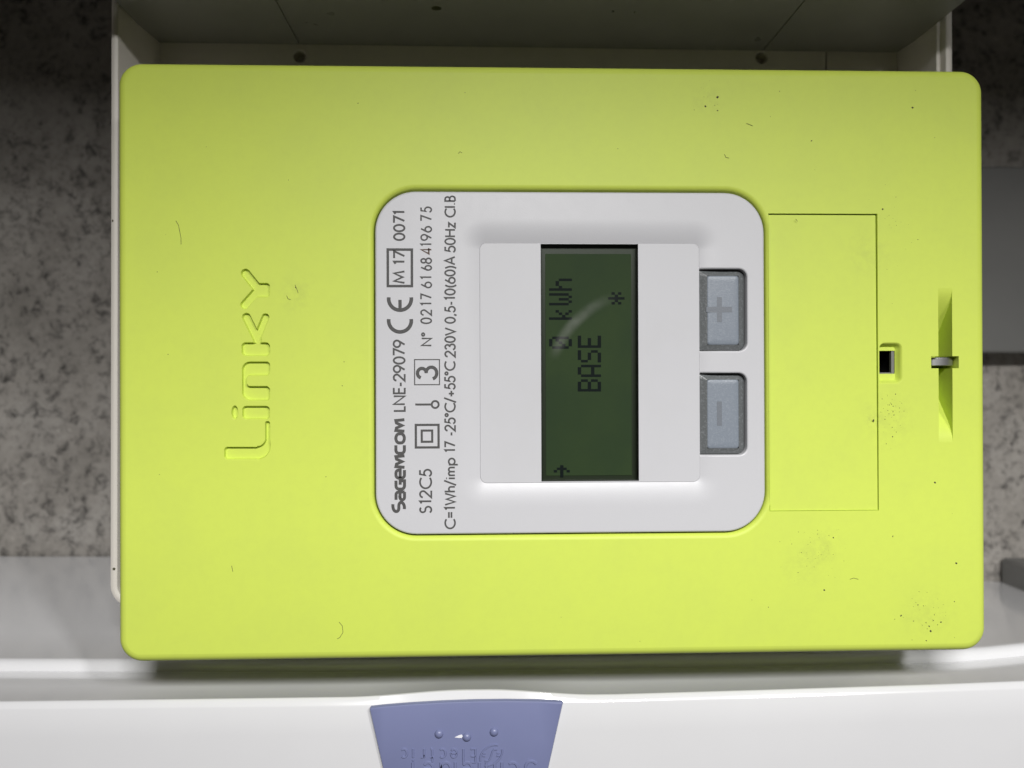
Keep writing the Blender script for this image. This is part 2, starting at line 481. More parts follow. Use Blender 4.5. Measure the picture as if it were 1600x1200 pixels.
# ------------------------------------------------------------------ tall cabinet standing along the top
CAB_W = 96.0
cabinet = empty('cabinet', 0, DP_V, W_FLOOR)
tag(cabinet, 'dark grey side of a tall cabinet standing across the top edge', 'cabinet')
co = (0, DP_V, W_FLOOR)
e0 = L_in+1.0; e1 = R_in-1.0
s1 = pu(468, 74, W_FLOOR)[0]; s2 = pu(1192, 74, W_FLOOR)[0]
for a0, a1 in ((e0, s1-0.14), (s1+0.14, s2-0.14), (s2+0.14, e1)):
    mb = MB()
    if a0 < s2 and a1 > s1 and a0 > e0+5:
        # middle panel carries a drilled hole and two tiny pin marks
        hz = 50.0
        hp = None
        # find height over the plate where the photo shows the hole on this upright face
        r = ray(682, 13); t = DP_V/r.y; hw_, hu = CAM_W+r.z*t, r.x*t
        circ = [(hu+1.35*math.cos(2*math.pi*k/24), hw_+1.35*math.sin(2*math.pi*k/24)) for k in range(24)]
        pins = []
        for (qx, qy, rad) in ((957.5, 18, 0.42), (991, 19, 0.3)):
            r = ray(qx, qy); t = DP_V/r.y
            pins.append([(r.x*t+rad*math.cos(2*math.pi*k/10), CAM_W+r.z*t+rad*1.5*math.sin(2*math.pi*k/10)) for k in range(10)])
        tmp = MB()
        outer = [(a0, W_FLOOR+0.1), (a1, W_FLOOR+0.1), (a1, CAB_W), (a0, CAB_W)]
        fill(tmp, outer, [circ]+pins)
        k = len(mb.v)
        mb.v.extend((a, DP_V, b) for a, b, _ in tmp.v)
        mb.f.extend(tuple(i+k for i in f) for f in tmp.f)
        for c in [circ]+pins:
            mb.stack([[(a, DP_V, b) for a, b in c], [(a, DP_V+4, b) for a, b in c]], cap='last')
        mb.stack([[(a, DP_V, b) for a, b in outer], [(a, DP_V+3, b) for a, b in outer]])
    else:
        mb.box(a0, DP_V, W_FLOOR+0.1, a1, DP_V+3, CAB_W)
    mb.build('side_panel', DARKB, cabinet, off=co)
mb = MB()
mb.box(e0+1, DP_V+3.2, W_FLOOR+0.2, e1-1, DP_V+62, CAB_W-1)
mb.build('cabinet_body', DARKB, cabinet, off=co, bevel=1.0)

# ------------------------------------------------------------------ grey trunking and stub at the right
tr0 = pu(1500, 262, -8); tr1 = pu(1500, 548, -8)
trunk = empty('cable_trunking', 260, tr1[1], 0)
tag(trunk, 'smooth grey cable trunking on the concrete right of the meter', 'trunking')
to = (260, tr1[1], 0)
mb = MB(); mb.box(136, tr1[1], WALL_W+0.4, 420, tr0[1], -9); mb.build('channel', TRUNK, trunk, off=to, bevel=1.2)
mb = MB(); mb.box(135.6, tr1[1]-0.7, -12, 420.4, tr0[1]+0.7, -8); mb.build('lid', TRUNK, trunk, off=to, bevel=1.0)
cb = pu(1567, 921, WALL_W+2); ct = pu(1567, 872, WALL_W+2)
conduit = empty('conduit_box', cb[0]+12, cb[1], 0)
tag(conduit, 'small grey plastic block against the concrete at the right edge', 'conduit box')
mb = MB(); mb.box(cb[0], cb[1], WALL_W+0.3, cb[0]+60, ct[1], 30)
mb.build('casing', TRUNK, conduit, off=(cb[0]+12, cb[1], 0), bevel=1.5)
mb = MB(); mb.box(cb[0]-0.5, cb[1]-0.5, 30.2, cb[0]+60.5, ct[1]+0.5, 33)
mb.build('lid', TRUNK, conduit, off=(cb[0]+12, cb[1], 0), bevel=0.8)

# ------------------------------------------------------------------ white breaker box along the bottom
def lerp_tab(tab, x):
    if x <= tab[0][0]:
        (xa, ya), (xb, yb) = tab[0], tab[1]
    elif x >= tab[-1][0]:
        (xa, ya), (xb, yb) = tab[-2], tab[-1]
    else:
        for (xa, ya), (xb, yb) in zip(tab, tab[1:]):
            if xa <= x <= xb: break
    return ya+(yb-ya)*(x-xa)/(xb-xa)
T_WALL = [(-300, 869), (170, 870), (900, 888), (1535, 908), (1700, 914)]
T_R1 = [(-300, 1029), (0, 1028), (500, 1029), (960, 1024), (1300, 1018), (1480, 1014), (1540, 1010), (1600, 1004), (1800, 984)]
T_R2B = [(-300, 1098), (0, 1095), (250, 1092), (560, 1088), (960, 1084), (1200, 1077), (1450, 1069), (1600, 1063), (1800, 1052)]
def t_r2(x):
    b = lerp_tab(T_R2B, x)
    s_ = sst((x-540)/190)*(1-sst((x-760)/170))
    return b-9.5*s_
D_R1, D_R2, D_F = 230.0, 209.0, 207.2
D_W = CAM_W-WALL_W-0.4
box_o = (0, -140, 0)
breaker = empty('breaker_box', *box_o)
tag(breaker, 'glossy white breaker box running along the bottom below the green meter', 'breaker box')
mb = MB(); rows = []
xs = [-420+6*i for i in range(int((2100+420)/6)+1)]
for x in xs:
    yw, y1, y2 = lerp_tab(T_WALL, x), lerp_tab(T_R1, x), t_r2(x)
    fy = lerp_tab([(0, 1108), (570, 1103), (960, 1097), (1200, 1091), (1600, 1076)], x)
    g = fy-y2
    a, b = D_R1, D_R2
    prof = [(yw+(y1-yw)*t, 1/((1-t)/D_W+t/a)) for t in (0, .25, .5, .75)]+[(y1-1.5, a), (y1+0.2, a-1.2), (y1+2.4, a-2.0), (y1+8, a-2.9), (y1+14, a-3.4), (y1+18, a-3.6), (y1+20.6, a-3.7), (y1+21.6, a-3.9),
            (y1+22.6, a-4.5), (y1+22.6+(y2-y1-22.6)*0.5, 1/(0.5/(a-4.5)+0.5/b)), (y2-0.4, b+0.3), (y2, b), (y2+1.0, b-0.45), (y2+2.4, b-0.75), (y2+g*0.5, b-1.15), (fy-1.5, b-1.6), (fy+1.5, b-1.75), (fy+45, b-1.95), (fy+160, b-2.1)]
    row = []
    for y, d in prof:
        u, v = unproj(x, y, CAM_W-d)
        row.append((u, v, CAM_W-d))
    u = row[-1][0]
    row.append((u, -140, CAM_W-D_F+0.3)); row.append((u, -140, WALL_W+0.5))
    rows.append(row)
ids = [mb.add(r) for r in rows]
for A, B in zip(ids, ids[1:]):
    mb.strip(A, B, False)
mb.face(ids[0]); mb.face(ids[-1])
mb.build('enclosure', WHITEG, breaker, smooth=42, off=box_o)

# blue latch plate
W_BF = CAM_W-D_F+0.55
def bl(x, y, z=0.0): return unproj(x, y, W_BF+z)
top = [(577, 1106.5), (600, 1103.8), (640, 1100.6), (690, 1097.6), (740, 1095.8), (790, 1095.2), (840, 1095.8), (880, 1097.2)]
outl = [bl(x, y, 0.9) for x, y in [(598, 1200), (620, 1290), (838, 1290), (857, 1200)]+[(878.5, 1104), (880, 1098.6)]+[(878, 1097.2)]+top[::-1][1:-1]+[(579, 1106.2), (577.2, 1108.5)]]
outl = outl if sum((outl[i][0]*outl[(i+1) % len(outl)][1]-outl[(i+1) % len(outl)][0]*outl[i][1]) for i in range(len(outl))) > 0 else outl[::-1]
mb = MB()
rings = [z3(outl, W_BF-0.6), z3(outl, W_BF+0.55), z3(poly_inset(outl, 0.12), W_BF+0.8), z3(poly_inset(outl, 0.40), W_BF+0.9)]
mb.stack(rings)
fill(mb, poly_inset(outl, 0.40), zf=lambda x, y: W_BF+0.9)
latch = mb.build('latch', BLUE, breaker, off=box_o, merge=0.001)
latch['label'] = 'blue violet embossed latch plate'
ZL = W_BF+0.9
def dome(mb, c, r, z, h):
    rings = []
    for k in range(7):
        a = math.radians(90*k/7)
        rings.append([(c[0]+r*math.cos(a)*math.cos(t), c[1]+r*math.cos(a)*math.sin(t), z+h*math.sin(a)) for t in [2*math.pi*i/24 for i in range(24)]])
    ids = mb.stack(rings); mb.face(ids[-1])
for (x, y) in ((686, 1146.5), (729.5, 1151.5), (772, 1143.5)):
    mb = MB(); dome(mb, bl(x, y, 0.9), 1.05, ZL-0.02, 0.85)
    mb.build('bump', BLUE, latch, off=box_o, smooth=60)
def raised(mb, strokes, hw, T, z, h):
    """strokes as low raised ridges with sloping flanks"""
    for s_ in strokes:
        P = []
        for p in s_:
            p = Vector(p)
            if not P or (p-P[-1]).length > 1e-4: P.append(p)
        closed = (P[0]-P[-1]).length < 1e-3 and len(P) > 3
        if closed: P.pop()
        n = len(P); cols = [[], [], [], []]
        for i in range(n):
            a = P[i-1] if (i > 0 or closed) else P[i]; c = P[(i+1) % n] if (i < n-1 or closed) else P[i]
            t = (c-a)
            if t.length < 1e-6: t = Vector((1, 0))
            t.normalize(); nn = Vector((-t.y, t.x))
            for k, (o_, zz) in enumerate(((1.0, 0), (0.5, h), (-0.5, h), (-1.0, 0))):
                q = P[i]+nn*hw*o_
                cols[k].append((*T(q), z+zz))
        ids = [mb.add(c) for c in cols]
        for A, B in zip(ids, ids[1:]): mb.strip(A, B, closed)
        if not closed:
            mb.face([i[0] for i in ids]); mb.face([i[-1] for i in ids])
MMPX = 0.1555                   # mm per photo pixel at the latch
def latch_T(x, y):
    o_ = bl(x, y, 0.9)
    return lambda p: (o_[0]-p[0], o_[1]-p[1])       # turned half round
mb = MB()
for ch, xa in (('E', 744), ('l', 725.5), ('e', 714.5), ('c', 697), ('t', 678), ('r', 664), ('i', 647), ('c', 637)):
    st, wd = strokes_of(ch, None, 21*MMPX)
    st = [[(px*0.78, py) for px, py in s_] for s_ in st]
    raised(mb, st, 0.31, latch_T(xa, 1170), ZL-0.02, 0.30)
mb.build('raised_lettering', BLUE, latch, off=box_o, smooth=20)
mb = MB()
for ch, xa in (('S', 840), ('c', 810.5), ('h', 786), ('n', 762), ('e', 739), ('i', 714), ('d', 705), ('e', 678), ('r', 647)):
    st, wd = strokes_of(ch, None, 32*MMPX)
    st = [[(px*(1.15 if ch == 'S' else 0.86), py) for px, py in s_] for s_ in st]
    raised(mb, st, 0.42, latch_T(xa, 1191 if ch != 'S' else 1189), ZL-0.02, 0.32)
mb.build('raised_lettering', BLUE, latch, off=box_o, smooth=20)
mb = MB()
ec = bl(767.5, 1179.5, 0.9)
def ET(p):
    a = math.radians(38); 
    return (ec[0]+p[0]*math.cos(a)-p[1]*math.sin(a), ec[1]+p[0]*math.sin(a)+p[1]*math.cos(a))
raised(mb, [arc(0, 0, 3.0, 2.05, 25, 165, 16), arc(0, 0, 3.0, 2.05, 205, 345, 16)], 0.26, ET, ZL-0.02, 0.30)
ET2 = lambda p: (ec[0]+p[0], ec[1]+p[1])
raised(mb, [[(1.4, 1.35), (0.7, 1.35), (0.3, 0.9), (0.05, 0), (-0.3, -0.9), (-0.7, -1.35), (-1.5, -1.35)],
            [(2.0, .45), (1.35, .45)], [(2.0, -.2), (1.35, -.2)], [(-2.0, .45), (-1.35, .45)], [(-2.1, -.2), (-1.4, -.2)]], 0.24, ET2, ZL-0.02, 0.30)
mb.build('emblem', BLUE, latch, off=box_o, smooth=20)
mb = MB()
q = [bl(x, y, 0.9) for x, y in ((712, 1151.5), (717, 1149.3), (721, 1148.2), (722.2, 1150), (721, 1152), (717, 1152))]
mb.stack([z3(q, ZL+0.02), z3(poly_inset(q, 0.12), ZL+0.12)], cap='last')
mb.build('painted_glint', GLINT, latch, off=box_o)  # white sliver standing in for the highlight beside the middle bump

# ------------------------------------------------------------------ the meter
W_FACE = 89.0
FR = Frame(861, 568, W_FACE, 0.0033)
P = FR.p
meter = empty('electricity_meter', FR.o[0], FR.o[1], W_FACE, FR.roll)
tag(meter, 'lime green electricity meter with grey white display panel in the middle', 'electricity meter')

c00 = P(190.0, 1031.5, -1.9); c11 = P(1535.5, 112.0, -1.9); c01 = P(186.0, 101.5, -1.9); c10 = P(1531.5, 1015, -1.9)
OUT = (min((c00[0]+c01[0])/2, 9e9), (c00[1]+c10[1])/2, (c11[0]+c10[0])/2, (c11[1]+c01[1])/2, 5.4)

def pxrect(x0, y0, x1, y1, r=0.0, z=0.0):
    a = P(x0, y1, z); b = P(x1, y0, z)
    return (a[0], a[1], b[0], b[1], r)

BZ = pxrect(587, 301, 1194, 836, 9.6)          # bezel
HATCH = pxrect(1202.5, 334, 1371, 799)
# --- letters cut into the cover: distance field on a fine grid
def cp(x, y): return P(320+x/3.53, 400+y/3.53)
K = (P(1000, 0)[0]-P(900, 0)[0])/100/3.53      # mm per crop pixel
def seg(p, a, b, r):
    dx, dy = b[0]-a[0], b[1]-a[1]
    t = ((p[0]-a[0])*dx+(p[1]-a[1])*dy)/(dx*dx+dy*dy) if (dx or dy) else 0
    t = min(max(t, 0), 1)
    return math.hypot(p[0]-a[0]-t*dx, p[1]-a[1]-t*dy)-r
def box2(p, x0, y0, x1, y1, r):
    return rr_dist((x0, y0, x1, y1, r), p[0], p[1])
def logo_sdf(x, y):
    p = (x, y); d = 1e9
    # L
    if y > 890:
        d = min(d, max(box2(p, 107, 1054, 340, 1122, 20), x-300))
        d = min(d, box2(p, 333, 912, 358, 1060, 12))
        # bend: quarter ring between the foot and the stem
        if x >= 290 and y >= 1000:
            rr_ = math.hypot(x-286, y-1046)
            o = rr_-75.5; i = math.hypot(x-288, y-1004)-46
            if x >= 286: d = min(d, max(o, -i, 262-x, 1000-y))
    # i
    if 800 < y < 930:
        d = min(d, (math.hypot((x-165)/17.5, (y-863)/36)-1)*17.5)
        d = min(d, box2(p, 207, 828, 357, 900, 22))
    # n
    if 560 < y < 815:
        d = min(d, max(box2(p, 205, 583, 420, 796, 46), x-345))
        d = max(d, -box2(p, 230, 658, 460, 719, 20)) if 560 < y < 815 else d
        d = min(d, max(box2(p, 205, 583, 358, 657, 20), 300-x))
        d = min(d, max(box2(p, 205, 720, 358, 796, 20), 300-x))
    # k
    if 300 < y < 570:
        d = min(d, box2(p, 203, 477, 358, 551, 24))
        d = min(d, seg(p, (290, 462), (229, 338), 23), seg(p, (284, 462), (334, 338), 20))
    # y
    if 50 < y < 310:
        d = min(d, seg(p, (224, 97), (292, 180), 25), seg(p, (218, 270), (283, 196), 22))
        d = min(d, box2(p, 270, 150, 357, 226, 18))
    return d
gx0, gy0, gx1, gy1 = 92, 52, 372, 1138
NXg, NYg = 140, 430
mb = MB()
fo_ = P(0, 0)
grid = []
for j in range(NYg+1):
    row = []
    for i in range(NXg+1):
        x = gx0+(gx1-gx0)*i/NXg; y = gy0+(gy1-gy0)*j/NYg
        a, b = cp(x, y)
        z = 0.0
        if 0 < i < NXg and 0 < j < NYg:
            d = logo_sdf(x, y)
            z = -0.95*(1-sst((d+4.0)/5.5)) if d < 1.5 else 0.0
        row.append((a, b, z))
    grid.append(row)
gid = [mb.add(r) for r in grid]
for j in range(NYg):
    for i in range(NXg):
        mb.face((gid[j][i], gid[j+1][i], gid[j+1][i+1], gid[j][i+1]))
logo_loop = [grid[NYg][i][:2] for i in range(0, NXg)]+[grid[j][NXg][:2] for j in range(NYg, 0, -1)]+[grid[0][i][:2] for i in range(NXg, 0, -1)]+[grid[j][0][:2] for j in range(0, NYg)]

# --- outer shell and fillets
FIL = 2.0
rings = []
for k in range(7):
    a = math.radians(90*k/6)
    rings.append(z3(rrect_off(OUT, -FIL+FIL*math.sin(a), 12), -FIL+FIL*math.cos(a)))
rings.append(z3(rrect_off(OUT, 0.05, 12), -19.0)); rings.append(z3(rrect_off(OUT, -1.2, 12), -19.0)); rings.append(z3(rrect_off(OUT, -1.4, 12), -4.0))
mb.stack(rings)
face_outer = rrect_off(OUT, -FIL, 12)
# --- bezel opening
BH, BF = 0.40, 1.15
rings = []
for k in range(7):
    a = math.radians(90*k/6)
    rings.append(z3(rrect_off(BZ, BH+BF-BF*math.sin(a), 14), -BF+BF*math.cos(a)))
rings.append(z3(rrect_off(BZ, BH, 14), -7)); rings.append(z3(rrect_off(BZ, -2, 14), -7))
mb.stack(rings)
bez_loop = rrect_off(BZ, BH+BF, 14)
# --- hatch: shallow sunk panel, a little deeper at its upper end
hx0, hy0, hx1, hy1, _ = HATCH
hl = [(hx0, hy0), (hx1, hy0), (hx1, hy1), (hx0, hy1)]
ri = 0.10
def hring(d, z0, z1): return [(hx0+d*1.5, hy0+d*0.6, z0), (hx1-d, hy0+d*0.6, z0), (hx1-d, hy1-d, z1), (hx0+d*1.5, hy1-d, z1)]
mb.stack([hring(0, 0, 0), hring(0.03, -0.6, -1.5), hring(0.13, -0.6, -1.5), hring(0.14, -0.32, -0.72)])
mb.stack([hring(0.14, -0.32, -0.72), hring(0.24, -0.28, -0.62)])
mb.face(mb.add(hring(0.24, -0.28, -0.62)))
# --- square cavity
CV = pxrect(1374, 535, 1410, 600)
cvx0, cvy0, cvx1, cvy1, _ = CV
def cav(d, zt):
    r = max(1.5-d, 0.3)
    pts = [(cvx0, cvy0+d)]
    for cx_, cy_, a0 in ((cvx1-d-r, cvy0+d+r, 270), (cvx1-d-r, cvy1-d-r, 0), (cvx0+r, cvy1-d-r, 90)):
        for i in range(7):
            a = math.radians(a0+15*i); pts.append((cx_+r*math.cos(a), cy_+r*math.sin(a)))
    return z3(pts, zt)
cl = [p[:2] for p in cav(0, 0)]
mb.stack([cav(0, 0), cav(0.22, -0.12), cav(0.5, -0.6), cav(0.85, -1.5), cav(1.05, -1.7)])
ci = pxrect(1374, 548, 1398, 584, z=-1.7)
inner = [(cvx0+0.02, ci[1]), (ci[2], ci[1]), (ci[2], ci[3]), (cvx0+0.02, ci[3])]
fill(mb, [p[:2] for p in cav(1.05, 0)], [inner], zf=lambda x, y: -1.7)
mb.stack([z3(inner, -1.7), z3(inner, -3.0)])
# --- seal slot and lug opening
SL = pxrect(1467, 450, 1487.5, 691)
LG = pxrect(1455, 556.5, 1498, 575.5)
sx0, sy0, sx1, sy1, _ = SL; lx0, ly0, lx1, ly1, _ = LG
cross = [(sx0, sy0), (sx1, sy0), (sx1, ly0), (lx1, ly0), (lx1, ly1), (sx1, ly1), (sx1, sy1), (sx0, sy1), (sx0, ly1), (lx0, ly1), (lx0, ly0), (sx0, ly0)]
half = (sy1-sy0)/2; mid = (sy0+sy1)/2; RAD = 33.0
def slot_z(b):
    d = b-mid
    return -8.0*sst((half-abs(d))/(2*half)/0.40)
for b0, b1 in ((sy0, ly0), (ly1, sy1)):
    n = 22
    bs = [b0+(b1-b0)*i/n for i in range(n+1)]
    tl = mb.add([(sx0, b, 0) for b in bs]); fl_ = mb.add([(sx0, b, slot_z(b)) for b in bs])
    f2 = mb.add([(sx0, b, slot_z(b)) for b in bs]); f3 = mb.add([(sx1, b, slot_z(b)) for b in bs])
    fr_ = mb.add([(sx1, b, slot_z(b)) for b in bs]); tr_ = mb.add([(sx1, b, 0) for b in bs])
    mb.strip(tl, fl_, False); mb.strip(f2, f3, False); mb.strip(fr_, tr_, False)
DL = -13.0
for (a0, b0, a1, b1) in ((sx1, ly0, lx1, ly0), (lx1, ly0, lx1, ly1), (lx1, ly1, sx1, ly1), (sx0, ly1, lx0, ly1), (lx0, ly1, lx0, ly0), (lx0, ly0, sx0, ly0)):
    i = mb.add([(a0, b0, 0), (a1, b1, 0), (a1, b1, DL), (a0, b0, DL)]); mb.face(i)
for b in (ly0, ly1):
    zz = slot_z(b)
    i = mb.add([(sx0, b, zz), (sx1, b, zz), (sx1, b, DL), (sx0, b, DL)]); mb.face(i)
i = mb.add([(lx0, ly0, DL), (lx1, ly0, DL), (lx1, ly1, DL), (lx0, ly1, DL)]); mb.face(i)
fill(mb, face_outer, [bez_loop, hl, cl, cross, logo_loop])
cover = mb.build('cover', GREEN, meter, smooth=32, merge=0.0)

# grey dust film rubbed into the plastic in a few places, and a faint overall film
def smudge(m, spots):
    nt = m.node_tree; b = nt.nodes['Principled BSDF']
    src = b.inputs['Base Color'].links[0].from_socket
    tc = nt.nodes.new('ShaderNodeTexCoord')
    n = nt.nodes.new('ShaderNodeTexNoise'); n.inputs['Scale'].default_value = 420; n.inputs['Detail'].default_value = 7; n.inputs['Roughness'].default_value = 0.75
    nt.links.new(tc.outputs['Object'], n.inputs['Vector'])
    nr = nt.nodes.new('ShaderNodeMapRange'); nr.inputs['From Min'].default_value = 0.42; nr.inputs['From Max'].default_value = 0.72
    nt.links.new(n.outputs['Fac'], nr.inputs['Value'])
    acc = None
    for (x, y, r, k) in spots:
        a, c = P(x, y)
        d = nt.nodes.new('ShaderNodeVectorMath'); d.operation = 'DISTANCE'
        d.inputs[1].default_value = (a/1000, 0, c/1000)
        nt.links.new(tc.outputs['Object'], d.inputs[0])
        mrr = nt.nodes.new('ShaderNodeMapRange'); mrr.interpolation_type = 'SMOOTHSTEP'
        mrr.inputs['From Min'].default_value = r/1000; mrr.inputs['From Max'].default_value = 0.0
        mrr.inputs['To Max'].default_value = k
        nt.links.new(d.outputs['Value'], mrr.inputs['Value'])
        if acc is None: acc = mrr.outputs[0]
        else:
            ad = nt.nodes.new('ShaderNodeMath'); ad.operation = 'ADD'
            nt.links.new(acc, ad.inputs[0]); nt.links.new(mrr.outputs[0], ad.inputs[1]); acc = ad.outputs[0]
    ad = nt.nodes.new('ShaderNodeMath'); ad.operation = 'ADD'; ad.inputs[1].default_value = 0.05
    nt.links.new(acc, ad.inputs[0])
    mu = nt.nodes.new('ShaderNodeMath'); mu.operation = 'MULTIPLY'; mu.use_clamp = True
    nt.links.new(ad.outputs[0], mu.inputs[0]); nt.links.new(nr.outputs[0], mu.inputs[1])
    mx = nt.nodes.new('ShaderNodeMix'); mx.data_type = 'RGBA'
    mx.inputs['B'].default_value = (0.24, 0.25, 0.10, 1)
    nt.links.new(mu.outputs[0], mx.inputs['Factor']); nt.links.new(src, mx.inputs['A'])
    nt.links.new(mx.outputs['Result'], b.inputs['Base Color'])
smudge(GREEN, [(1290, 852, 6, 0.2), (1275, 868, 6, 0.2), (1252, 886, 7, 0.13), (1390, 655, 9, 0.22), (1450, 960, 9, 0.2), (1360, 392, 8, 0.16), (1365, 657, 2.2, 0.8), (462, 460, 6, 0.22), (1105, 155, 5, 0.2)])

# dark inside of the square cavity
mb = MB()
mb.stack([z3(inner, -3.0), z3(inner, -11.0)], cap='last')
mb.build('port_well', BLACK, meter)
mb = MB(); mb.box(ci[2]-0.75, ci[1]+0.02, -2.9, ci[2]-0.03, ci[3]-0.02, -1.95)
mb.box(cvx0+0.1, ci[1]+0.02, -2.9, ci[2]-0.8, ci[1]+0.3, -2.1)
mb.build('port_lip', TRUNK, meter)

# grey lug in the slot opening (rounded end of a sealing screw eye)
mb = MB()
la = P(1455.5, 573.0, -1.2); lb = P(1492, 558.5, -1.2)
lc = (la[0]+lb[0])/2; lr = (lb[0]-la[0])/2
n = 28
prof = []
for i in range(n+1):
    a = math.radians(180*i/n)
    prof.append((lc+lr*math.cos(a), -1.3-0.9*(1-math.sin(a))))
prof = [(lc+lr, -9)]+prof+[(lc-lr, -9)]
A = mb.add([(a, la[1]+0.25, z) for a, z in prof]); B = mb.add([(a, lb[1], z) for a, z in prof])
mb.strip(A, B, False); mb.face(A); mb.face(B)
mb.build('seal_lug', LUGM, meter, smooth=40, bevel=0.12)

# rear housing
mb = MB()
mb.box(OUT[0]+5, OUT[1]+5, -(W_FACE-W_FLOOR)+0.2, OUT[2]-5, OUT[3]-5, -14.0)
mb.build('rear_housing', BASEM, meter, bevel=2.0)

# --- bezel with a dished surround
ZB = -0.15
PL = pxrect(750.5, 380.5, 1092.5, 755, 1.55, z=-0.8)          # raised display frame
DW, DD = 5.8, 0.80
def bez_z(x, y):
    d = rr_dist(PL, x, y)
    return ZB-DD*(1-max(d, 0)/DW)**2.2 if d < DW else ZB
def btn_outline(y0, y1, d=0.0, z=-1.2):
    a = P(1091.5, y1, z); b = P(1165, y0, z); r = 2.0
    x0, b0, x1, b1 = a[0], a[1], b[0], b[1]
    pts = [(x0-d, b0-d)]
    for k in range(12): pts.append((x0-d+(x1-r-x0)*(k+1)/12.5, b0-d))
    for cx_, cy_, a0 in ((x1-r, b0+r, 270), (x1-r, b1-r, 0)):
        for i in range(9):
            t = math.radians(a0+90*i/8); pts.append((cx_+(r+d)*math.cos(t), cy_+(r+d)*math.sin(t)))
        if a0 == 270:
            for k in range(10): pts.append((x1+d, b0+r+(b1-b0-2*r)*(k+1)/11))
    for k in range(11, -1, -1): pts.append((x0-d+(x1-r-x0)*(k+1)/12.5, b1+d))
    pts.append((x0-d, b1+d))
    for k in range(10): pts.append((x0-d, b1+d+(b0-b1-2*d)*(k+1)/11))
    return pts
BTN = [(421, 548.5), (583, 710.5)]
mb = MB()
EF = 0.45
outer = rrect_off(BZ, -EF, 14)
hole_b = [btn_outline(y0, y1, 0.38) for y0, y1 in BTN]
plh = rrect_off(PL, 0.02, 10)
extra = [rrect_off(PL, 0.08+DW*k/12, 10) for k in range(1, 13)]
fill(mb, outer, hole_b+[plh], extra, bez_z)
rings = []
for k in range(6):
    a = math.radians(90*k/5)
    rings.append(z3(rrect_off(BZ, -EF+EF*math.sin(a), 14), ZB-EF+EF*math.cos(a)))
rings.append(z3(rrect_off(BZ, 0, 14), -7.5))
mb.stack(rings)
for y0, y1 in BTN:
    rings = []
    o0 = btn_outline(y0, y1, 0.38)
    for k in range(5):
        a = math.radians(90*k/4)
        o1 = btn_outline(y0, y1, 0.38*(1-math.sin(a)))
        rings.append([(p[0], p[1], bez_z(*q)-0.38*(1-math.cos(a))) for p, q in zip(o1, o0)])
    rings.append([(p[0], p[1], -4.0) for p in btn_outline(y0, y1, 0.0)])
    mb.stack(rings)
bezel = mb.build('bezel', BEZEL, meter, smooth=40)
mb = MB()
ip = rrect_off(BZ, -1.0, 10)
fill(mb, ip, [], zf=lambda x, y: -7.2)
mb.build('bezel_floor', BLACK, meter)

# --- display frame, screen and window
ZP = -0.84
WN = pxrect(846, 381.5, 997, 752.5, z=ZP)
wl = [(WN[0], WN[1]), (WN[2], WN[1]), (WN[2], WN[3]), (WN[0], WN[3])]
mb = MB()
EF2 = 0.12
fill(mb, rrect_off(PL, -EF2, 10), [wl], zf=lambda x, y: ZP)
rings = []
for k in range(5):
    a = math.radians(90*k/4)
    rings.append(z3(rrect_off(PL, -EF2+EF2*math.sin(a), 10), ZP-EF2+EF2*math.cos(a)))
rings.append(z3(rrect_off(PL, 0, 10), -3))
mb.stack(rings)
mb.stack([z3(wl, ZP), z3(wl, ZP-0.7)])
frame = mb.build('display_frame', FRAMEW, meter, smooth=40)
mb = MB()
ZS = -2.85
wl2 = [(WN[0]-0.02, WN[1]-0.02), (WN[2]+0.02, WN[1]-0.02), (WN[2]+0.02, WN[3]+0.02), (WN[0]-0.02, WN[3]+0.02)]
mb.stack([z3(wl2, ZP-0.7), z3(wl2, ZS-0.3)])
mb.build('display_well', BLACK, frame)
mb = MB()
mb.box(WN[0]-0.0, WN[1]-0.0, ZS-0.6, WN[2]+0.0, WN[3]+0.0, ZS)
screen = mb.build('display_screen', LCDB, meter)
mb = MB()
fl = P(853, 743.5, ZS); fh = P(986, 397, ZS)
mb.box(fl[0], fl[1], ZS+0.002, fh[0], fh[1], ZS+0.12)
mb.build('display_film', LCDM, screen, bevel=0.06)
ZS += 0.12

# dot-matrix characters: text runs up the picture, its top points left
CHARS = {
 'k': ["10000", "10000", "10010", "10100", "11000", "10100", "10010"],
 'W': ["10001", "10001", "10001", "10101", "10101", "10101", "01010"],
 'h': ["10000", "10000", "10110", "11001", "10001", "10001", "10001"],
 '0': ["01110", "10001", "10011", "10101", "11001", "10001", "01110"],
 'B': ["11110", "10001", "10001", "11110", "10001", "10001", "11110"],
 'A': ["01110", "10001", "10001", "10001", "11111", "10001", "10001"],
 'S': ["01111", "10000", "10000", "01110", "00001", "00001", "11110"],
 'E': ["11111", "10000", "10000", "11110", "10000", "10000", "11111"],
 '*': ["00000", "00100", "10101", "01110", "10101", "00100", "00000"],
 '>': ["00000", "00100", "00010", "11111", "00010", "00100", "00000"],
}
def lcd(ch, xtop, ycol0, rp=5.08, cp_=3.78):
    mb = MB()
    for r, line in enumerate(CHARS[ch]):
        for c, b in enumerate(line):
            if b == '1':
                x = xtop+rp*r; y = ycol0-cp_*c
                p0 = P(x-0.12, y+cp_/2+0.12, ZS+0.02); p1 = P(x+rp+0.12, y-cp_/2-0.12, ZS+0.02)
                zz = ZS+0.02+0.004*((r+c) % 2); mb.box(p0[0], p0[1], ZS+0.005, p1[0], p1[1], zz)
    return mb.build('display_character', LCDINK, screen, smooth=None)
lcd('0', 858, 543.0); lcd('k', 858, 497.8); lcd('W', 858, 475.2); lcd('h', 858, 452.4)
for k, ch in enumerate('BASE'): lcd(ch, 902.8, 609.8-22.75*k, 5.18, 3.78)
lcd('*', 945.5, 473.8, 5.05, 3.80); lcd('>', 860.3, 743.8, 5.0, 3.75)

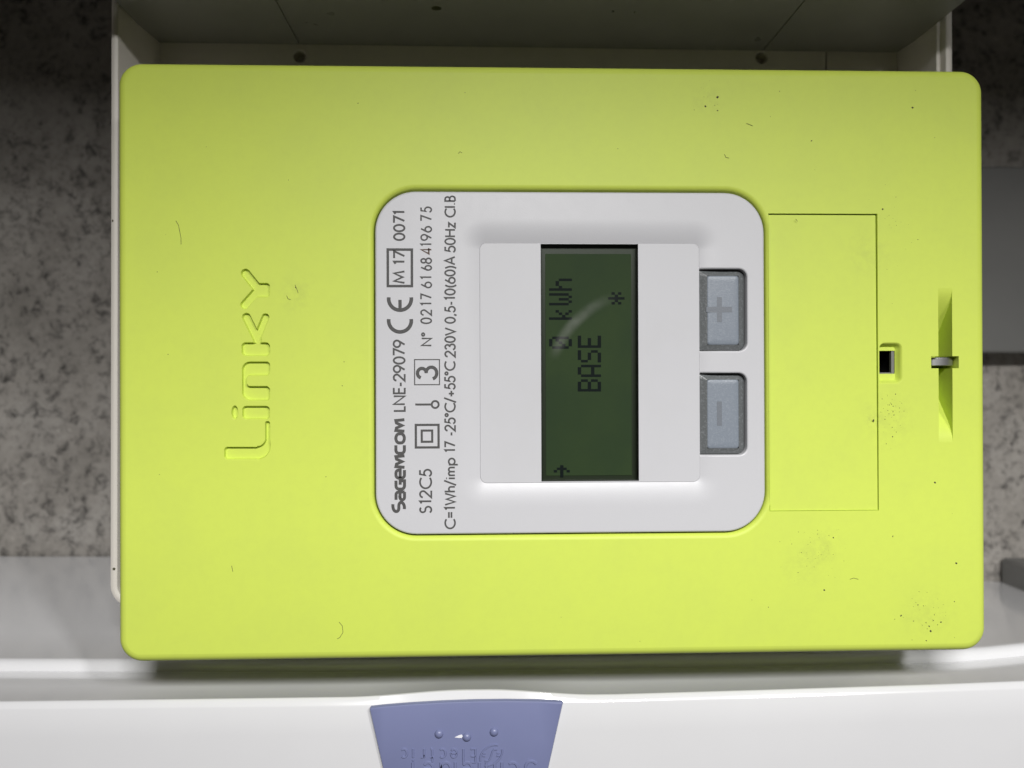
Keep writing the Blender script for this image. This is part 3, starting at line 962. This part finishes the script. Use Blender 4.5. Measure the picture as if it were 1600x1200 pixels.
mb = MB()
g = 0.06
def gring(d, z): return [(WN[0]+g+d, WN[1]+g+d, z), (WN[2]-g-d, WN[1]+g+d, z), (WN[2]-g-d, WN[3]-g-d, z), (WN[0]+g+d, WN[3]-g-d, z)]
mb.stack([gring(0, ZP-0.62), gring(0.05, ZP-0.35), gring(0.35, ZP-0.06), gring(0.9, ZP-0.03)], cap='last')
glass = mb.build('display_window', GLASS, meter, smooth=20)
# painted glare arc on the window
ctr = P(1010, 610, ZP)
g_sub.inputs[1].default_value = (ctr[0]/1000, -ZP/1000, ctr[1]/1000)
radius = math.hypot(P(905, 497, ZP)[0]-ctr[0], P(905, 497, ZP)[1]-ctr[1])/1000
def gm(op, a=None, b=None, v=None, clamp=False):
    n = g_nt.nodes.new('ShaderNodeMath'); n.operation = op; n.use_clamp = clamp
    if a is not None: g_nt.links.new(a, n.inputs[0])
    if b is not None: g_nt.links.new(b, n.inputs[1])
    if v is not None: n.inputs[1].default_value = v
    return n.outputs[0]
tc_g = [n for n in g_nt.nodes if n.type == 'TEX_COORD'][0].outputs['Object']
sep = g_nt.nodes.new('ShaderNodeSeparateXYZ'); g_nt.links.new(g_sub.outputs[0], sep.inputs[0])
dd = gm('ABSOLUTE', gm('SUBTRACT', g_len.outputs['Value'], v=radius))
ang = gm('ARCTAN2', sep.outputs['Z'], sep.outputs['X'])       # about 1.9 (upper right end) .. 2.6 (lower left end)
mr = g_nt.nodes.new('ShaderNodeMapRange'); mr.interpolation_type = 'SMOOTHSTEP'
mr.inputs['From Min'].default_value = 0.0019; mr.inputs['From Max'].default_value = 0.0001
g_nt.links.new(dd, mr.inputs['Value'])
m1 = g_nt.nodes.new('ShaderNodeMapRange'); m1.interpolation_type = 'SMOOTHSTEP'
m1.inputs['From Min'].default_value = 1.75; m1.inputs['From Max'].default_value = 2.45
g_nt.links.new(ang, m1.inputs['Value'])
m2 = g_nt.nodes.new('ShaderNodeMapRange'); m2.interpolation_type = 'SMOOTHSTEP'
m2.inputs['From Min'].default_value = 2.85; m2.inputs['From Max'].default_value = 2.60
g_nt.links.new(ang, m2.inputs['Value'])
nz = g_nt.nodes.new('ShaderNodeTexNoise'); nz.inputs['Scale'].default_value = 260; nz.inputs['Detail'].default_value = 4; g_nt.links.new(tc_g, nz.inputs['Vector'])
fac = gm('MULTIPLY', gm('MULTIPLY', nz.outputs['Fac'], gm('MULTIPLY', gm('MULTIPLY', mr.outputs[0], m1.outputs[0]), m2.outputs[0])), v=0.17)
glare = g_nt.nodes.new('ShaderNodeBsdfDiffuse'); glare.inputs['Color'].default_value = (0.75, 0.75, 0.72, 1)
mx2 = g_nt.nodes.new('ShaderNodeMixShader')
g_nt.links.new(fac, mx2.inputs[0]); g_nt.links.new(g_mx.outputs[0], mx2.inputs[1]); g_nt.links.new(glare.outputs[0], mx2.inputs[2])
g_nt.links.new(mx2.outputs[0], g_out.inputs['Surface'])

# --- buttons
for (y0, y1), sym in zip(BTN, ('plus', 'minus')):
    be = bpy.data.objects.new('button', None)
    mb = MB()
    o0 = poly_inset(btn_outline(y0, y1, 0.0), 0.16)
    zc = -1.05
    cap_rect = pxrect(1105.5, y0+10, 1154, y1-10, 0.7, z=zc)
    cap = []
    # pair each outline vertex with a point on the cap's outline
    cx_, cy_ = (cap_rect[0]+cap_rect[2])/2, (cap_rect[1]+cap_rect[3])/2
    def cap_pt(p, d):
        x = min(max(p[0], cap_rect[0]-d), cap_rect[2]+d); y = min(max(p[1], cap_rect[1]-d), cap_rect[3]+d)
        return (x, y)
    def mixp(a, b, t): return (a[0]+(b[0]-a[0])*t, a[1]+(b[1]-a[1])*t)
    cps = [cap_pt(p, 0) for p in o0]
    cps = [mixp(c, (cx_, cy_), 0.0) for c in cps]
    rings = [z3(o0, -4.0), z3(o0, -1.95), z3([mixp(a, b, 0.25) for a, b in zip(o0, cps)], -1.72), z3([mixp(a, b, 0.7) for a, b in zip(o0, cps)], -1.30), z3([mixp(a, b, 1.0) for a, b in zip(o0, cps)], zc-0.06)]
    mb.stack(rings)
    body = mb.build('button', SKIRTM, meter, smooth=50)
    body['label'] = 'grey rubber button with a %s sign' % sym
    mb = MB()
    CR = (*cap_rect[:4], 0.75)
    mb.stack([z3(rrect_off(CR, d, 6), zc+h) for d, h in ((0.12, -0.25), (-0.02, -0.08), (-0.3, -0.02), (-0.7, 0.03), (-1.2, 0.05))], cap='last')
    mb.build('cap', CAPM, body, smooth=40)
    mb = MB()
    ym = (y0+y1)/2
    def bx(xa, ya, xb, yb, z0, z1):
        a = P(xa, yb, z1); b = P(xb, ya, z1); mb.box(a[0], a[1], z0, b[0], b[1], z1)
    if sym == 'plus':
        bx(1120.3, ym-20.5, 1128.0, ym+18.5, zc+0.02, zc+0.09)
        bx(1103.5, ym-5.6, 1120.25, ym+3.4, zc-0.02, zc+0.088); bx(1128.05, ym-5.6, 1144.0, ym+3.4, zc+0.02, zc+0.088)
    else:
        bx(1120.3, ym-19.5, 1128.0, ym+18.5, zc+0.02, zc+0.09)
    mb.build('%s_sign' % sym, SYMM, body, smooth=None)

# --- printing on the bezel
ZI = ZB+0.02
def text_T(x_base, y_start):
    o_ = P(x_base, y_start, ZI)
    return lambda p: (o_[0]-p[1], o_[1]+p[0])
def mm(px): return px*0.15037
def word(name, text, x_base, cap, y0, y1, wt, inkm=None, gap=0.10):
    mb = MB()
    st, wd = strokes_of(text, mm(y0-y1), mm(cap), gap)
    write(mb, st, mm(wt*1.13)/2, text_T(x_base, y0), ZI)
    return mb.build(name, inkm or INK, bezel, smooth=None)
def rect_outline(mb, x0, y0, x1, y1, lw):
    h = lw/2
    ribbon(mb, [(x0+h, y0+h), (x1-h, y0+h), (x1-h, y1-h), (x0+h, y1-h), (x0+h, y0+h)], mm(h), ZI, lambda p: P(p.x, p.y, ZI)) if False else None
    a0 = P(x0, y1, ZI); a1 = P(x1, y0, ZI); l = mm(lw)
    o_ = [(a0[0], a0[1]), (a1[0], a0[1]), (a1[0], a1[1]), (a0[0], a1[1])]
    i_ = [(a0[0]+l, a0[1]+l), (a1[0]-l, a0[1]+l), (a1[0]-l, a1[1]-l), (a0[0]+l, a1[1]-l)]
    A = mb.add(z3(o_, ZI)); B = mb.add(z3(i_, ZI)); mb.strip(A, B)
word('printed_text', '0071', 632, 16.2, 376, 328, 2.7, gap=0.08)
word('printed_text', 'M 17', 632, 16, 443, 392, 2.7, gap=0.06)
mb = MB(); rect_outline(mb, 604, 388, 645.5, 449, 4.0); mb.build('printed_frame', INK, bezel, smooth=None)
word('printed_text', 'LNE-29079', 632.5, 17, 643.5, 531.5, 2.6, gap=0.07)
# conformity mark
mb = MB()
def pT(cx_, cy_):
    o_ = P(cx_, cy_, ZI); return lambda p: (o_[0]-p[1], o_[1]+p[0])
r_ = mm(17.6)
ribbon(mb, arc(0, 0, r_, r_, 82, 278, 24), mm(2.9), ZI, pT(625, 501))
ribbon(mb, arc(0, 0, r_, r_, 82, 278, 24), mm(2.9), ZI, pT(625, 467))
ribbon(mb, [(-r_+mm(1.5), 0), (-mm(1.5), 0)], mm(2.6), ZI+0.006, pT(625, 467))
mb.build('printed_mark', INK, bezel, smooth=None)
# maker's name in heavy rounded letters
mb = MB()
LG_ = {
 'S': (1.0, [arc(.62, .86, .56, .32, 75, 180, 8)[0:]+[(.06, .80)]+arc(.40, .80, .34, .22, 180, 270, 6)+arc(.60, .36, .34, .22, 90, 0, 6)+arc(.42, .36, .52, .34, 0, -105, 8)]),
 'a': (1.0, [[(.12, .86), (.62, .86)]+arc(.62, .58, .26, .28, 90, 0, 6)+[(.88, 0)], [(.88, .46), (.36, .46)]+arc(.36, .24, .24, .23, 90, 270, 8)+[(.88, .01)]]),
 'G': (1.0, [[(.92, .86), (.42, .86)]+arc(.42, .56, .32, .30, 90, 180, 6)+arc(.42, .31, .32, .30, 180, 270, 6)+[(.90, .01), (.90, .44), (.52, .44)]]),
 'e': (1.0, [[(.12, .44), (.88, .44), (.88, .58)]+arc(.60, .58, .28, .28, 0, 90, 6)+arc(.40, .56, .30, .30, 90, 180, 6)+arc(.40, .31, .30, .30, 180, 270, 6)+[(.88, .01)]]),
 'M': (1.28, [[(.08, 0), (.16, .86), (.40, .80), (.64, .25), (.88, .80), (1.12, .86), (1.20, 0)]]),
 'C': (0.95, [[(.88, .86), (.42, .86)]+arc(.42, .56, .32, .30, 90, 180, 6)+arc(.42, .31, .32, .30, 180, 270, 6)+[(.88, .01)]]),
 'O': (1.08, [arc(.54, .54, .44, .32, 0, 180, 12)+arc(.54, .33, .44, .32, 180, 360, 12)+[(.98, .54)]]),
}
tot = sum(LG_[c][0] for c in 'SaGeMCOM')+7*0.06
kx = mm(800-655)/tot; x = 0
T = text_T(632.3, 800)
for n_, ch in enumerate('SaGeMCOM'):
    adv, st = LG_[ch]
    for s_ in st:
        _lvl[0] = (_lvl[0]+1) % 7
        ribbon(mb, [((x+px)*kx, py*mm(15.5)) for px, py in s_], mm(2.35), ZI+0.004*_lvl[0], T)
    x += adv+0.06
mb.build('printed_text', INK, bezel, smooth=None)
# second line
word('printed_text', 'S12C5', 674, 17.5, 802, 733, 2.5, gap=0.10)
mb = MB(); rect_outline(mb, 648, 662, 687, 701, 3.6); rect_outline(mb, 657.3, 671, 677, 692, 3.4); mb.build('printed_mark', INK, bezel, smooth=None)
mb = MB()
T = pT(680, 632)
rad = mm(5.4)
ribbon(mb, O(0, 0, rad, rad), mm(1.55), ZI, T)
ribbon(mb, [(0, rad+mm(0.5)), (0, mm(28)), (mm(0.3), mm(31))], mm(1.6), ZI+0.005, T)
mb.build('printed_mark', INK, bezel, smooth=None)
mb = MB(); rect_outline(mb, 647, 561, 687.5, 602, 1.7); mb.build('printed_frame', INK, bezel, smooth=None)
word('printed_text', '3', 682.5, 30, 593, 571.5, 4.6)
word('printed_text', 'N°', 674, 15, 541, 519.5, 2.3)
for txt, ya, yb, ink in (('02', 506, 483.5, None), ('17', 478, 459, None), ('61', 450, 430.5, None), ('6', 422.5, 414.5, None), ('8', 412, 403, None), ('4', 397, 387.5, INKRED), ('1', 384.5, 379.5, None), ('9', 376, 366, None), ('6', 363, 353.5, None), ('7', 345.5, 336.5, None), ('5', 332, 323, None)):
    word('printed_text', txt, 674, 16, ya, yb, 2.2, ink, gap=0.22)
# third line
for txt, ya, yb in (('C=1Wh/imp', 826.5, 716), ('17', 707, 690), ('-25°C/+55°C', 681, 565), ('230V', 558, 512), ('0,5-10(60)A', 505.5, 401), ('50Hz', 394.5, 347.5), ('Cl.B', 339.5, 306)):
    word('printed_text', txt, 711, 15.3, ya, yb, 2.4, gap=0.08)

# --- dust, grit and two hairs lying on the cover
mb = MB()
def speck(x, y, r, z=0.012, dark=True):
    c = P(x, y)
    n = random.randint(5, 7); a0 = random.random()*6.28; el = random.uniform(0.45, 1.0); an = random.random()*3.14
    base, top_ = [], []
    for k in range(n):
        t = a0+2*math.pi*k/n; q = r*random.uniform(0.7, 1.2)
        dx, dy = q*math.cos(t), q*math.sin(t)*el
        base.append((c[0]+dx*math.cos(an)-dy*math.sin(an), c[1]+dx*math.sin(an)+dy*math.cos(an), z-0.01))
    cen = mb.add([(c[0], c[1], z+r*0.5)])[0]
    ids = mb.add(base)
    for k in range(n): mb.face((ids[k], ids[(k+1) % n], cen))
def free(x, y):
    if 578 < x < 1203 and 292 < y < 845: return False
    if 200 < x < 1522 and 122 < y < 1005: 
        if 1365 < x < 1420 and 525 < y < 610: return False
        if 1445 < x < 1505 and 440 < y < 700: return False
        if 1195 < x < 1375 and 325 < y < 805: return False
        if 345 < x < 430 and 410 < y < 730: return False
        return True
    return False
def scatter(n, cx_, cy_, sx, sy, r0, r1):
    k = 0; tries = 0
    while k < n and tries < n*20:
        tries += 1
        x = random.gauss(cx_, sx); y = random.gauss(cy_, sy)
        if free(x, y): speck(x, y, random.uniform(r0, r1)*random.uniform(0.5, 1)); k += 1
scatter(46, 1390, 650, 16, 24, 0.07, 0.20)
scatter(34, 1450, 965, 26, 22, 0.08, 0.24)
scatter(46, 1275, 865, 26, 22, 0.06, 0.16)
scatter(22, 1385, 370, 25, 40, 0.06, 0.16)
scatter(10, 1110, 150, 12, 10, 0.06, 0.2)
for _ in range(90):
    x, y = random.uniform(205, 1515), random.uniform(125, 1005)
    if random.random() < (0.35 if x < 800 else 1.0) and free(x, y): speck(x, y, random.uniform(0.06, 0.17))
for x, y, r in ((1426, 168, .3), (1379, 327, .28), (1365, 657, .42), (1454, 986, .3), (1470, 972, .26), (1461, 754, .28), (1395, 838, .26), (1302, 840, .26), (1121, 152, .34), (1102, 166, .28), (462, 449, .2), (1494, 880, .3), (1408, 962, .28), (1288, 922, .25), (1268, 220, .25)):
    speck(x, y, r)
hairs = [[(275, 345), (279, 352), (281, 362), (283, 372), (283, 382)], [(530, 972), (535, 978), (536, 988), (531, 996), (527, 998)], [(461, 445), (464, 452), (466, 458)],
         [(448, 462), (450, 467), (454, 468)], [(1328, 905), (1334, 903), (1341, 905)], [(1132, 241), (1134, 246), (1139, 247)], [(716, 240), (719, 237), (722, 239)], [(1243, 342), (1246, 346)], [(362, 884), (364, 893)], [(1166, 193), (1172, 195), (1176, 197)]]
for h in hairs:
    tube(mb, [(*P(x, y), 0.05) for x, y in h], 0.055, 5)
dust = mb.build('dust_specks', DUST, meter, smooth=None)
tag(dust, 'dark grit and hairs stuck to the green cover', kind='stuff')
